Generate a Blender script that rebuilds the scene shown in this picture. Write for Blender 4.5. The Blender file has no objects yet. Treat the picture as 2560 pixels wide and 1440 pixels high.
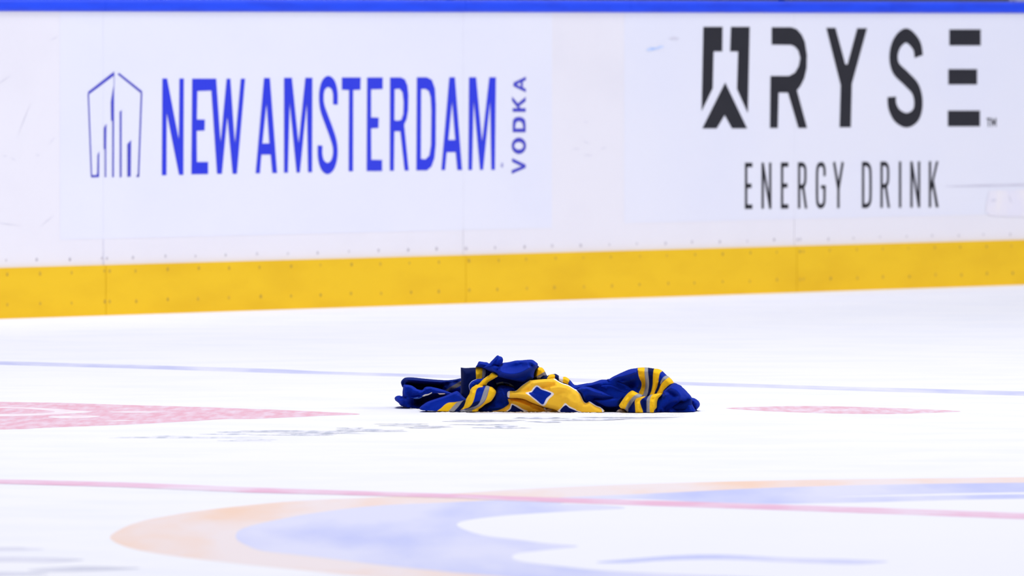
import bpy, math, random
import numpy as np
from mathutils import Vector, Matrix
from mathutils.geometry import tessellate_polygon

# ------------------------------------------------------------------ camera
S = bpy.context.scene
FPX = 28444.0                 # 400 mm lens on a 36 mm wide sensor, 2560 px across
CAMH = 1.037
PITCH = math.atan(649.0 / FPX)
cam_d = bpy.data.cameras.new('camera'); cam_d.lens = 400.0; cam_d.sensor_width = 36.0
cam_d.clip_start = 0.5; cam_d.clip_end = 300
cam = bpy.data.objects.new('camera', cam_d); S.collection.objects.link(cam)
cam.location = (0, 0, CAMH); cam.rotation_euler = (math.pi / 2 - PITCH, 0, 0)
cam_d.dof.use_dof = True; cam_d.dof.focus_distance = 30.9; cam_d.dof.aperture_fstop = 11.5
S.camera = cam

# ------------------------------------------------------------------ world, lamps, exposure
w = bpy.data.worlds.new('arena_air'); S.world = w; w.use_nodes = True
w.node_tree.nodes['Background'].inputs[0].default_value = (0.80, 0.84, 1.0, 1)
w.node_tree.nodes['Background'].inputs[1].default_value = 0.12
def arena_lamp(x, y, z, size, power, aim):
    l = bpy.data.lights.new('arena_lamp', 'AREA'); l.shape = 'SQUARE'; l.size = size; l.energy = power
    l.color = (0.972, 0.972, 1.0)
    o = bpy.data.objects.new('arena_lamp', l); S.collection.objects.link(o); o.location = (x, y, z)
    o.rotation_euler = (Vector(aim) - Vector((x, y, z))).to_track_quat('-Z', 'Y').to_euler()
for lx, ly, pw, ax, ay in ((-9, 22, 320, -1, 32), (8, 22, 320, 1, 38), (24, 22, 700, 2, 42),
                           (34, 32, 1500, 0, 43), (34, 46, 1700, 2, 47), (20, 36, 800, 1, 45), (18, 50, 980, 3, 48),
                           (0, 12, 820, 0, 17), (0, 20, 620, 0, 20), (-1, 31, 1000, 0, 31), (2, 39, 720, 1, 38)):
    arena_lamp(lx, ly, 13, 3.0, pw, (ax, ay, 0))
S.view_settings.view_transform = 'Standard'; S.view_settings.look = 'None'
S.view_settings.gamma = 1.0; S.view_settings.use_curve_mapping = False
S.view_settings.exposure = -0.28

# ------------------------------------------------------------------ small tools
CP, SP = math.cos(PITCH), math.sin(PITCH)
def ray(px, py):                       # world direction through a point of the photograph (y component = forward)
    a = (px - 1280.0) / FPX; b = -(py - 720.0) / FPX
    return a, CP + b * SP, b * CP - SP
def ice(px, py, z=0.0):                # the point of the ice sheet seen there
    a, c, e = ray(px, py); t = (z - CAMH) / e
    return Vector((a * t, c * t, z))
A0 = ice(0, 797); A1 = ice(2560, 711.5)
WD = (A1 - A0).normalized()            # along the boards
WN = Vector((WD.y, -WD.x, 0))          # out of the boards, towards the rink
if WN.y > 0: WN = -WN
def wall(px, py, off=0.0):             # the point of the boards' face seen there
    d = Vector(ray(px, py)); o = A0 + WN * off
    t = (o - Vector((0, 0, CAMH))).dot(WN) / d.dot(WN)
    return Vector((0, 0, CAMH)) + d * t
def wt(px, py=600, off=0.0): return (wall(px, py, off) - A0).dot(WD)
def wp(t, z, off=0.0): return A0 + WD * t + WN * off + Vector((0, 0, z))
def lin(c):
    r = [(v / 255.0) for v in c[:3]]
    return tuple((v / 12.92 if v <= 0.04045 else ((v + 0.055) / 1.055) ** 2.4) for v in r) + (1.0,)

def tag(o, label=None, cat=None, group=None, kind=None):
    if label: o['label'] = label
    if cat: o['category'] = cat
    if group: o['group'] = group
    if kind: o['kind'] = kind
    return o
def obj(name, verts, faces, mat, parent=None, smooth=False, mats=None, fm=None):
    me = bpy.data.meshes.new(name); me.from_pydata([tuple(v) for v in verts], [], faces)
    for m in (mats or [mat]): me.materials.append(m)
    if fm is not None: me.polygons.foreach_set('material_index', fm)
    if smooth: me.polygons.foreach_set('use_smooth', [True] * len(me.polygons))
    me.update(); o = bpy.data.objects.new(name, me); S.collection.objects.link(o)
    if parent: o.parent = parent
    return o
def empty(name, loc):
    o = bpy.data.objects.new(name, None); S.collection.objects.link(o); o.location = loc
    o.empty_display_size = 0.1
    return o
def under(o, parent):                  # make o a part of parent, keeping its place
    o.parent = parent; o.matrix_parent_inverse = Matrix.Translation(-Vector(parent.location)); return o
def catmull(P, n=6, closed=True):
    P = [Vector((p[0], p[1])) for p in P]; N = len(P); out = []
    rng = range(N) if closed else range(N - 1)
    for i in rng:
        g = (lambda k: P[k % N]) if closed else (lambda k: P[max(0, min(N - 1, k))])
        p0, p1, p2, p3 = g(i - 1), g(i), g(i + 1), g(i + 2)
        for k in range(n):
            t = k / n
            out.append(0.5 * ((2 * p1) + (p2 - p0) * t + (2 * p0 - 5 * p1 + 4 * p2 - p3) * t * t + (3 * p1 - p0 - 3 * p2 + p3) * t ** 3))
    if not closed: out.append(P[-1])
    return [(p.x, p.y) for p in out]

# ------------------------------------------------------------------ materials
def mat(name, col, rough=0.6, spec=0.3, noise=None, bump=None, metal=0.0, sheen=0.0):
    """noise = (scale xyz, amount, second colour, detail, low, high); bump = (scale, strength, distance)"""
    m = bpy.data.materials.new(name); m.use_nodes = True; nt = m.node_tree; b = nt.nodes['Principled BSDF']
    b.inputs['Base Color'].default_value = lin(col); b.inputs['Roughness'].default_value = rough
    b.inputs['Specular IOR Level'].default_value = spec; b.inputs['Metallic'].default_value = metal
    if sheen: b.inputs['Sheen Weight'].default_value = sheen
    if noise or bump:
        g = nt.nodes.new('ShaderNodeNewGeometry')
    if noise:
        sc, amt, c2, det, lo, hi = noise
        mp = nt.nodes.new('ShaderNodeMapping'); mp.inputs['Scale'].default_value = sc
        nt.links.new(g.outputs['Position'], mp.inputs['Vector'])
        n = nt.nodes.new('ShaderNodeTexNoise'); n.inputs['Scale'].default_value = 1.0; n.inputs['Detail'].default_value = det
        nt.links.new(mp.outputs[0], n.inputs['Vector'])
        r = nt.nodes.new('ShaderNodeMapRange'); r.inputs[1].default_value = lo; r.inputs[2].default_value = hi
        r.inputs[3].default_value = 0; r.inputs[4].default_value = amt
        nt.links.new(n.outputs[0], r.inputs[0])
        mx = nt.nodes.new('ShaderNodeMix'); mx.data_type = 'RGBA'
        mx.inputs['A'].default_value = lin(col); mx.inputs['B'].default_value = lin(c2)
        nt.links.new(r.outputs[0], mx.inputs['Factor']); nt.links.new(mx.outputs['Result'], b.inputs['Base Color'])
    if bump:
        n2 = nt.nodes.new('ShaderNodeTexNoise'); n2.inputs['Scale'].default_value = bump[0]; n2.inputs['Detail'].default_value = 4
        nt.links.new(g.outputs['Position'], n2.inputs['Vector'])
        bp = nt.nodes.new('ShaderNodeBump'); bp.inputs['Strength'].default_value = bump[1]; bp.inputs['Distance'].default_value = bump[2]
        nt.links.new(n2.outputs[0], bp.inputs['Height']); nt.links.new(bp.outputs[0], b.inputs['Normal'])
    return m
ICEC = (239, 239, 246)
M_ice = mat('ice', ICEC, 0.95, 0.0, ((2.6, 3.2, 1), 0.9, (234, 235, 245), 9, 0.42, 0.66), (60, 0.25, 0.004))
M_board = mat('board_white', (231, 229, 238), 0.5, 0.25, ((2.2, 2.2, 3), 0.8, (226, 224, 234), 5, 0.45, 0.75))
M_vinyl = mat('vinyl_white', (229, 230, 243), 0.45, 0.25, ((1.3, 1.3, 2.4), 0.8, (224, 226, 243), 4, 0.4, 0.75))
M_yellow = mat('kickplate_yellow', (236, 192, 24), 0.5, 0.2, ((3, 3, 9), 0.7, (226, 180, 18), 6, 0.42, 0.7))
M_cap = mat('cap_blue', (22, 72, 238), 0.4, 0.3, ((5, 5, 30), 0.7, (20, 60, 215), 4, 0.4, 0.7))
M_ink = mat('print_blue', (36, 52, 218), 0.5, 0.25, ((4, 4, 9), 0.5, (44, 58, 212), 4, 0.4, 0.7))
M_ink2 = mat('print_blue_thin', (66, 66, 190), 0.5, 0.25, ((4, 4, 9), 0.5, (70, 76, 205), 4, 0.4, 0.7))
M_black = mat('print_black', (30, 30, 40), 0.5, 0.25, ((4, 4, 9), 0.5, (38, 38, 46), 4, 0.4, 0.7))
M_screw = mat('screw_head', (204, 201, 212), 0.45, 0.4, ((30, 30, 30), 0.6, (150, 146, 160), 3, 0.4, 0.7))
M_screwy = mat('screw_head_worn', (208, 164, 26), 0.45, 0.4, ((30, 30, 30), 0.6, (150, 120, 40), 3, 0.4, 0.7))
M_seam = mat('seam_dark', (176, 172, 186), 0.8, 0.1, ((4, 4, 4), 0.5, (150, 146, 160), 3, 0.4, 0.7))
M_scuff = mat('scuff_grey', (205, 203, 220), 0.6, 0.1, ((9, 9, 9), 0.8, (222, 221, 236), 4, 0.4, 0.65))
M_scuffb = mat('scuff_blue', (168, 196, 246), 0.6, 0.1, ((20, 20, 20), 0.9, (214, 224, 250), 4, 0.35, 0.6))
M_stand = mat('stand_navy', (14, 30, 92), 0.8, 0.1, ((3, 3, 3), 0.8, (20, 26, 60), 4, 0.4, 0.7))
M_alu = mat('aluminium', (190, 192, 205), 0.45, 0.5, ((5, 5, 40), 0.5, (170, 172, 186), 3, 0.4, 0.7), metal=0.4)
M_pink = mat('paint_red', (226, 177, 195), 0.95, 0.0, ((34, 4.5, 1), 1.0, (231, 209, 224), 14, 0.36, 0.68))
M_pink2 = mat('paint_red_faded', (225, 182, 198), 0.95, 0.0, ((34, 5, 1), 1.0, (232, 217, 230), 14, 0.36, 0.68))
M_rline = mat('paint_red_line', (229, 184, 210), 0.95, 0.0, ((5, 2, 1), 1.0, (232, 215, 232), 9, 0.40, 0.64))
M_bline = mat('paint_blue_line', (197, 200, 234), 0.95, 0.0, ((5, 1.2, 1), 1.0, (224, 224, 241), 9, 0.38, 0.64))
M_bfill = mat('paint_blue', (191, 197, 240), 0.95, 0.0, ((3.2, 0.55, 1), 1.0, (218, 219, 242), 10, 0.34, 0.60))
M_ofill = mat('paint_orange', (238, 208, 191), 0.95, 0.0, ((3.0, 0.6, 1), 1.0, (234, 223, 226), 10, 0.34, 0.56))
M_grey = mat('paint_grey', (195, 199, 216), 0.95, 0.0, ((40, 4, 1), 1.0, (230, 230, 241), 14, 0.42, 0.58))
M_grey2 = mat('paint_grey_worn', (199, 201, 218), 0.95, 0.0, ((3.5, 1, 1), 1.0, (227, 227, 241), 8, 0.38, 0.62))
M_snow = mat('snow', (240, 240, 246), 0.95, 0.0, None, (300, 0.6, 0.003))

# ------------------------------------------------------------------ ice sheet
fv = [(-26, 4, 0), (26, 4, 0), (26, 62, 0), (-26, 62, 0), (-26, 4, -.08), (26, 4, -.08), (26, 62, -.08), (-26, 62, -.08)]
floor = obj('floor', fv, [(0, 1, 2, 3), (7, 6, 5, 4), (0, 4, 5, 1), (1, 5, 6, 2), (2, 6, 7, 3), (3, 7, 4, 0)], M_ice)
tag(floor, 'white scraped ice sheet of the rink', kind='structure')
def paint(name, polys, m, z, label=None, smooth=True, n=6):
    """paint in the ice: closed outlines (or outline + holes), each laid on the ice where it is seen"""
    V = []; F = []
    for P in polys:
        loops = P if isinstance(P[0][0], (tuple, list)) else [P]
        loops = [catmull(L, n) if smooth else L for L in loops]
        L3 = [[Vector((x, y, 0)) for x, y in L] for L in loops]
        b = len(V)
        for L in loops: V += [ice(x, y, 0.0) + Vector((0, 0, z)) for x, y in L]
        z += 0.000012
        F += [tuple(b + k for k in t) for t in tessellate_polygon(L3)]
    o = obj(name, V, F, m, floor)
    if label: o['label'] = label
    return o
def band(P, th):
    n = len(P); T = th if isinstance(th, (list, tuple)) else [th] * n
    return [(x, y - t / 2) for (x, y), t in zip(P, T)] + [(x, y + t / 2) for (x, y), t in reversed(list(zip(P, T)))]
paint('thin_line', [band([(-500, 892), (0, 907.5), (350, 917), (700, 928), (800, 932), (1150, 942), (1430, 950), (1700, 958.5), (2100, 971), (2560, 984), (3000, 998)],
      [9, 9, 9, 10, 7, 8, 8, 8, 9, 11, 12])], M_bline, 0.0001, 'faint blue line painted across the ice', False)
paint('red_line', [band([(-500, 1187), (0, 1204), (300, 1212), (620, 1225), (850, 1232), (1150, 1241), (1280, 1247), (1560, 1256), (1900, 1267), (2300, 1281), (2560, 1291), (3000, 1307)],
      [11, 11, 12, 13, 11, 10, 11, 13, 14, 14, 15, 16])], M_rline, 0.0005, 'thin pink red line across the ice', False)
paint('face_off_spot', [[(1815, 1020.5), (1900, 1017), (2005, 1015), (2120, 1016.5), (2230, 1020), (2330, 1024), (2402, 1028.5), (2330, 1032), (2240, 1035), (2150, 1035), (2060, 1033), (1940, 1029), (1870, 1025)]],
      M_pink2, 0.0001, 'small red spot on the ice right of the jersey')
wedge = [(-600, 990), (0, 1004.5), (150, 1007), (300, 1012), (450, 1016), (600, 1021), (750, 1027), (900, 1035), (800, 1040), (640, 1047), (560, 1048), (480, 1053), (350, 1060), (230, 1065), (100, 1070), (0, 1074), (-600, 1085)]
M_pink3 = mat('paint_red_scraped', (238, 219, 229), 0.95, 0.0, ((20, 4, 1), 1.0, (238, 234, 241), 12, 0.36, 0.62))
paint('red_marking', [wedge], M_pink, 0.0001, 'pale red painted wedge on the ice left of the jersey')
paint('red_marking', [[(-300, 1015), (0, 1017), (110, 1020.5), (190, 1026), (230, 1030), (170, 1034), (100, 1038), (0, 1041), (-300, 1043)], [(120, 1042), (190, 1039), (250, 1040), (215, 1045), (160, 1046)],
      [(262, 1053), (300, 1050.5), (345, 1051), (300, 1053)], [(270, 1030), (330, 1028), (400, 1030), (340, 1032)]], M_pink3, 0.00016, 'scraped paler patches within the red wedge')
paint('red_marking', [[(-260, 1019), (0, 1020), (80, 1023), (135, 1028.5), (120, 1032), (50, 1034.5), (0, 1035), (-260, 1037)]], M_pink, 0.00024)
rnd = random.Random(5)
streaks = []
for (x0, x1, y, t) in [(240, 650, 1093, 3), (330, 480, 1091.5, 5), (500, 672, 1083, 7), (560, 700, 1100, 3), (620, 900, 1079, 3), (640, 860, 1089, 4), (600, 760, 1076, 3), (700, 900, 1084, 3.5),
                       (810, 960, 1071, 4), (850, 1010, 1077, 4), (930, 1100, 1063, 4), (990, 1160, 1069, 3), (1090, 1300, 1053, 5), (1180, 1330, 1068, 6), (1120, 1280, 1061, 3), (1290, 1420, 1047, 4),
                       (1300, 1460, 1055, 3), (1380, 1560, 1051, 6), (1450, 1700, 1045, 2.5)]:
    for k in range(3):
        a = x0 + rnd.uniform(-20, 60); b = x1 - rnd.uniform(-20, 60); yy = y + rnd.uniform(-3, 3); m = a + (b - a) * rnd.uniform(.3, .7); tt = t * rnd.uniform(.35, .7); sl = 0
        streaks.append([(a, yy), ((a + m) / 2, yy - tt * rnd.uniform(.2, .5)), (m, yy - tt / 2), ((b + m) / 2, yy - tt * rnd.uniform(.2, .5)), (b, yy + rnd.uniform(-1, 1)),
                        ((b + m) / 2, yy + tt * rnd.uniform(.1, .5)), (m, yy + tt / 2), ((a + m) / 2, yy + tt * rnd.uniform(.1, .5))])
paint('grey_marking', streaks, M_grey, 0.0001, 'scuffed grey painted lettering on the ice before the jersey')
paint('grey_marking', [[(-400, 1375), (0, 1368), (70, 1370), (110, 1373), (40, 1377), (-400, 1385)], [(-400, 1395), (0, 1392), (80, 1393), (160, 1396), (210, 1400), (120, 1407), (0, 1405), (-400, 1412)],
      [(70, 1424), (200, 1416), (300, 1418), (350, 1421), (250, 1427), (130, 1430)], [(-300, 1432), (0, 1430), (120, 1434), (40, 1440), (-300, 1446)]],
      M_grey2, 0.0001, 'blurred grey paint marks at the near left of the ice')
# the big logo in front: an orange ring round a blue letter shape
orange_out = [(4200, 1190), (3400, 1189), (2900, 1190), (2560, 1193), (2300, 1196), (2000, 1200), (1700, 1207), (1500, 1214), (1280, 1224), (1150, 1233), (950, 1243), (800, 1249), (650, 1260), (500, 1277), (425, 1289), (350, 1304), (300, 1324),
              (275, 1345), (310, 1365), (370, 1380), (450, 1392), (600, 1410), (750, 1425), (900, 1440), (1200, 1466), (1700, 1500), (2600, 1530), (4000, 1540), (5200, 1400), (5200, 1250)]
logo = paint('center_logo', [orange_out], M_ofill, 0.0001, 'pale orange ring of the big logo painted in the ice')
blue_hull = [(4200, 1206), (3200, 1203), (2560, 1207), (2200, 1212), (1920, 1220), (1730, 1229), (1560, 1237), (1280, 1249), (1100, 1257), (950, 1264), (850, 1274), (725, 1293), (610, 1320),
             (590, 1345), (620, 1365), (660, 1378), (750, 1388), (850, 1400), (950, 1412), (1100, 1428), (1250, 1441), (1700, 1478), (2600, 1512), (4000, 1520), (5000, 1400), (5000, 1250)]
paint('blue_lettering', [blue_hull], M_bfill, 0.0002, 'pale blue field of the big logo painted in the ice')
white_in = [(1142, 1313), (1155, 1304), (1200, 1296), (1280, 1288), (1400, 1280), (1560, 1271.5), (1500, 1263), (1400, 1259.5), (1450, 1255), (1560, 1248), (1650, 1250), (1780, 1257), (1930, 1260), (2130, 1257), (2350, 1251), (2560, 1247), (3200, 1240), (4000, 1250),
            (4800, 1300), (4400, 1480), (3400, 1490), (2600, 1474), (2100, 1454), (1900, 1444), (1650, 1434), (1500, 1426), (1400, 1416), (1310, 1405), (1282, 1396), (1290, 1385), (1350, 1377), (1445, 1366), (1360, 1358), (1280, 1348), (1215, 1340), (1165, 1326)]
M_icew = mat('paint_white', (238, 238, 246), 0.95, 0.0, ((0.8, 0.3, 1), 0.8, (234, 235, 245), 6, 0.4, 0.7))
paint('white_field', [white_in, [(2080, 1243), (2300, 1236), (2560, 1231), (3000, 1226), (3000, 1233), (2560, 1236), (2300, 1240)]], M_icew, 0.0003, 'white field inside the painted logo')
paint('blue_lettering', [[(1490, 1406), (1600, 1396), (1700, 1389), (1800, 1387), (1900, 1391), (2000, 1396), (2100, 1398), (2220, 1404), (2150, 1411), (2050, 1409), (1950, 1405.5), (1850, 1400), (1750, 1399), (1650, 1402), (1560, 1408)]],
      M_bfill, 0.0004, 'curved pale blue stroke inside the painted logo')

# ------------------------------------------------------------------ boards
Z_CAP0 = wall(0, 28).z; Z_CAP1 = 1.1445; Z_KICK = wall(0, 670).z
T0, T1 = wt(0) - 9.0, wt(2560) + 12.0
seam1, seam2 = wt(258), wt(1158)
PANEL = seam2 - seam1
def slab(t0, t1, z0, z1, o0, o1):       # box along the boards
    return [wp(t0, z0, o0), wp(t1, z0, o0), wp(t1, z1, o0), wp(t0, z1, o0), wp(t0, z0, o1), wp(t1, z0, o1), wp(t1, z1, o1), wp(t0, z1, o1)]
BF = [(0, 1, 2, 3), (7, 6, 5, 4), (0, 4, 5, 1), (1, 5, 6, 2), (2, 6, 7, 3), (3, 7, 4, 0)]
def boxes(name, B, m, parent=None):
    V = []; F = []
    for b in B:
        k = len(V); V += slab(*b); F += [tuple(k + i for i in f) for f in BF]
    return obj(name, V, F, m, parent)
cuts = [T0] + [seam1 + PANEL * k for k in range(-4, 9) if T0 < seam1 + PANEL * k < T1] + [T1]
G = 0.0016
segs = [(a + G, b - G) for a, b in zip(cuts[:-1], cuts[1:])]
wb = boxes('wall_back', [(a, b, 0, Z_CAP0 + 0.01, -0.02, 0) for a, b in segs], M_board)
tag(wb, 'white dasher boards behind the ice', kind='structure')
boxes('backing', [(T0, T1, 0, Z_CAP0, -0.12, -0.021)], M_seam, wb)
kick = boxes('trim_1', [(a, b, 0, Z_KICK, 0.0005, 0.0125) for a, b in segs], M_yellow)
tag(kick, 'yellow kickplate along the foot of the boards', kind='structure')
# cap rail with rounded edges
prof = []
for cx, cz, a0 in ((0.012 - 0.010, Z_CAP0 + 0.010, -90), (0.012 - 0.014, Z_CAP1 - 0.014, 0), (-0.135 + 0.014, Z_CAP1 - 0.014, 90), (-0.135 + 0.01, Z_CAP0 + 0.010, 180)):
    r = 0.014 if cz > Z_CAP0 + 0.02 else 0.010
    for k in range(5):
        a = math.radians(a0 + k * 22.5); prof.append((cx + r * math.cos(a), cz + r * math.sin(a)))
V = []; F = []; n = len(prof)
cs = [T0] + [wt(x, 30) for x in (258, 1158, 1570, 2225)] + [T1]
for a, b in zip(cs[:-1], cs[1:]):
    k = len(V); V += [wp(a + .0008, z + 0.0012 * (0.5 - abs(0.5 - ((a * 3.3) % 1))), o) for o, z in prof] + [wp(b - .0008, z, o) for o, z in prof]
    F += [(k + i, k + (i + 1) % n, k + n + (i + 1) % n, k + n + i) for i in range(n)] + [tuple(k + i for i in reversed(range(n))), tuple(k + n + i for i in range(n))]
cap = obj('trim_2', V, F, M_cap, smooth=False)
tag(cap, 'blue cap rail along the top of the boards', kind='structure')
# screws
def screw_mesh(m):
    V = []; F = []; n = 12
    rings = [(0.0068, 0.0), (0.0062, 0.0009), (0.0036, 0.0014)]
    for r, h in rings:
        for k in range(n):
            a = 2 * math.pi * k / n; V.append(tuple(WD * (r * math.cos(a)) + Vector((0, 0, r * math.sin(a))) + WN * h))
    for j in range(2):
        for k in range(n): F.append((j * n + k, j * n + (k + 1) % n, (j + 1) * n + (k + 1) % n, (j + 1) * n + k))
    F.append(tuple(2 * n + k for k in range(n)))
    me = bpy.data.meshes.new('screw'); me.from_pydata(V, [], F); me.materials.append(m); me.update(); return me
SM = {0: screw_mesh(M_screw), 1: screw_mesh(M_screwy)}
pitch_s = (wt(870, 633) - wt(13, 652)) / 11.0
rows = [(wall(13, 652).z, 0.0, wb, 0), (wall(13, 685, .012).z, 0.0125, kick, 1), (wall(13, 762, .012).z, 0.0125, kick, 1)]
ts = wt(13, 652); rs = random.Random(2)
for z, off, par, mk in rows:
    t = ts
    while t < wt(2600):
        o = bpy.data.objects.new('screw', SM[mk]); S.collection.objects.link(o); o.parent = par
        o.location = wp(t + rs.uniform(-.006, .006), z + rs.uniform(-.002, .002), off)
        s = rs.uniform(.75, 1.15); o.scale = (s, s, s)
        t += pitch_s
    for k in (0, 1, 2):
        o = bpy.data.objects.new('screw', SM[mk]); S.collection.objects.link(o); o.parent = par
        o.location = wp(seam1 + PANEL * k + 0.022, z, off)

# ------------------------------------------------------------------ printed adverts
def wall_poly(name, polys, m, parent, off, label=None):
    V = []; F = []
    for P in polys:
        loops = P if isinstance(P[0][0], (tuple, list)) else [P]
        b = len(V)
        for L in loops: V += [wall(x, y, off) for x, y in L]
        F += [tuple(b + k for k in t) for t in tessellate_polygon([[Vector((x, y, 0)) for x, y in L] for L in loops])]
    o = obj(name, V, F, m); under(o, parent)
    if label: o['label'] = label
    return o
def pen(P, a, b, n=5, smooth=True):     # a stroke with an elliptical nib, a across, b down
    Q = catmull(P, n, False) if smooth else P
    L = []; R = []
    for i in range(len(Q)):
        if smooth or i in (0, len(Q) - 1):
            p, q = Q[max(0, i - 1)], Q[min(len(Q) - 1, i + 1)]
        else:
            p, q = Q[i - 1], Q[i + 1]
        d = Vector((q[0] - p[0], q[1] - p[1])); ds = Vector((d.x / a, d.y / b)); ds.normalize()
        nx, ny = -ds.y * a, ds.x * b
        L.append((Q[i][0] + nx, Q[i][1] + ny)); R.append((Q[i][0] - nx, Q[i][1] - ny))
    return L + R[::-1]
def bar(p, q, w):                       # a straight stroke of width w
    d = Vector((q[0] - p[0], q[1] - p[1])).normalized(); nx, ny = -d.y * w / 2, d.x * w / 2
    return [(p[0] + nx, p[1] + ny), (q[0] + nx, q[1] + ny), (q[0] - nx, q[1] - ny), (p[0] - nx, p[1] - ny)]
def tr(ox, oy, s):
    def f(P):
        if isinstance(P[0][0], (tuple, list)): return [f(L) for L in P]
        return [(ox + x / s, oy + y / s) for x, y in P]
    return f
def rect(a, b, c, d): return [(a, b), (c, b), (c, d), (a, d)]
def vinyl(name, x0, x1, zb, label):
    t0, t1 = wt(x0), wt(x1)
    e = empty(name, wp((t0 + t1) / 2, zb, 0.0)); tag(e, label, 'advertisement')
    B = []
    inner = [c for c in cuts if t0 < c < t1]
    ed = [t0] + inner + [t1]
    V = []; F = []
    for a, b in zip(ed[:-1], ed[1:]):
        k = len(V); V += slab(a + .0004, b - .0004, zb, Z_CAP0 - 0.001, 0.0002, 0.0007); F += [tuple(k + i for i in f) for f in BF]
    under(obj('vinyl_sheet', V, F, M_vinyl), e)
    return e
ad1 = vinyl('board_advertisement', 150, 1380, wall(300, 596).z, 'white vinyl board advertisement reading NEW AMSTERDAM in tall blue letters')
ad2 = vinyl('board_advertisement', 1560, 2760, wall(1600, 557).z, 'white vinyl board advertisement reading RYSE ENERGY DRINK in black letters')
a3 = tr(180, 150, 4.0); a4 = tr(780, 150, 4.0)
letters = [a3(P) for P in [
    [(905, 185), (952, 185), (1070, 800), (1076, 185), (1120, 185), (1115, 1148), (1072, 1148), (948, 520), (946, 1152), (900, 1152)],
    [(1203, 187), (1443, 187), (1487, 830), (1548, 187), (1585, 187), (1630, 840), (1690, 187), (1732, 187), (1650, 1138), (1608, 1138), (1555, 560), (1500, 1138), (1452, 1138), (1395, 305),
     (1255, 310), (1250, 595), (1330, 597), (1327, 705), (1248, 708), (1250, 1020), (1362, 1020), (1362, 1140), (1195, 1142)],
    [[(1922, 180), (1980, 180), (2052, 1130), (2005, 1130), (1988, 945), (1895, 945), (1880, 1132), (1838, 1132)], [(1947, 430), (1975, 835), (1905, 835)]],
    [(2122, 178), (2200, 178), (2267, 840), (2335, 178), (2405, 178), (2402, 1122), (2362, 1122), (2350, 420), (2280, 1125), (2247, 1125), (2178, 420), (2160, 1127), (2122, 1127)]]]
letters += [a4(P) for P in [
    pen([(235, 445), (234, 330), (210, 245), (160, 215), (115, 255), (95, 350), (104, 470), (148, 600), (196, 730), (230, 850), (232, 960), (205, 1050), (155, 1085), (107, 1048), (83, 960), (82, 855)], 23, 56),
    [(300, 175), (488, 175), (485, 297), (413, 300), (411, 1112), (368, 1112), (372, 300), (300, 297)],
    [(553, 175), (708, 175), (708, 290), (592, 293), (592, 575), (668, 577), (665, 680), (592, 683), (594, 998), (702, 1000), (702, 1110), (548, 1110)],
    [[(782, 175), (890, 175), (930, 195), (955, 255), (965, 350), (962, 500), (948, 590), (922, 645), (928, 700), (968, 1105), (928, 1105), (885, 712), (825, 712), (820, 1107), (780, 1107)],
     [(828, 290), (880, 287), (908, 325), (918, 420), (915, 540), (895, 598), (860, 608), (825, 603)]],
    [[(1050, 173), (1150, 173), (1200, 200), (1230, 285), (1240, 450), (1238, 850), (1225, 980), (1195, 1065), (1150, 1103), (1045, 1103)],
     [(1093, 290), (1135, 288), (1170, 310), (1188, 370), (1195, 500), (1192, 850), (1175, 955), (1135, 995), (1090, 988)]],
    [[(1375, 173), (1430, 173), (1502, 1100), (1455, 1100), (1438, 920), (1348, 922), (1332, 1100), (1295, 1100)], [(1402, 410), (1434, 800), (1365, 800)]],
    [(1572, 173), (1642, 173), (1702, 820), (1775, 173), (1840, 173), (1830, 1098), (1795, 1098), (1783, 400), (1712, 1098), (1682, 1098), (1618, 400), (1602, 1100), (1565, 1100)]]]
wall_poly('lettering', letters[:2], M_ink, ad1, 0.0020, 'tall blue capitals NEW')
wall_poly('lettering', letters[2:], M_ink, ad1, 0.0020, 'tall blue capitals AMSTERDAM')
def ell(cx, cy, a, b, n=20): return [(cx + a * math.cos(2 * math.pi * k / n), cy + b * math.sin(2 * math.pi * k / n)) for k in range(n)]
vod = [a4(P) for P in [
    [(1998, 1138), (1998, 1102), (2098, 1062), (2002, 1018), (2002, 982), (2138, 1046), (2138, 1078)],
    [ell(2070, 858, 72, 82, 24), ell(2070, 858, 46, 38, 24)],
    [[(2008, 722), (2138, 722), (2138, 650), (2132, 600), (2105, 575), (2070, 568), (2035, 575), (2012, 600), (2008, 650)], [(2034, 685), (2112, 685), (2112, 655), (2100, 622), (2070, 610), (2044, 622), (2034, 655)]],
    [(2008, 518), (2138, 518), (2138, 482), (2088, 482), (2072, 462), (2138, 412), (2138, 368), (2060, 434), (2002, 366), (2002, 408), (2060, 482), (2008, 482)],
    [[(2140, 322), (2140, 288), (2110, 276), (2110, 214), (2140, 202), (2140, 166), (2016, 226), (2016, 262)], [(2088, 268), (2048, 245), (2088, 222)]]]]
wall_poly('lettering', vod, M_ink2, ad1, 0.0020, 'small blue VODKA written upwards')
wall_poly('registered_mark', [[a4(ell(1902, 1052, 10, 22, 12)), a4(ell(1902, 1052, 6, 15, 12))]], M_ink2, ad1, 0.0020)
e8 = tr(200, 170, 4.967)
emb = [e8(P) for P in [
    [(100, 298), (425, 44), (428, 90), (110, 328)], [(466, 74), (488, 62), (776, 290), (762, 314)],
    bar((105, 318), (145, 1350), 15), bar((766, 308), (728, 1350), 18),
    [(140, 1330), (205, 1330), (216, 1300), (220, 1080), (240, 1035), (238, 1355), (142, 1358)],
    [(298, 745), (330, 690), (326, 1010), (326, 1355), (310, 1355), (310, 1012), (298, 1005)],
    [(385, 420), (405, 300), (416, 240), (424, 240), (424, 660), (422, 1355), (402, 1355), (404, 660), (388, 650)],
    bar((425, 250), (427, 90), 5),
    [(495, 545), (518, 520), (518, 1355), (496, 1355)],
    [(590, 945), (636, 895), (632, 1350), (590, 1350)], [(695, 1345), (716, 1325), (728, 1300), (736, 1345), (725, 1356)]]]
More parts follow.
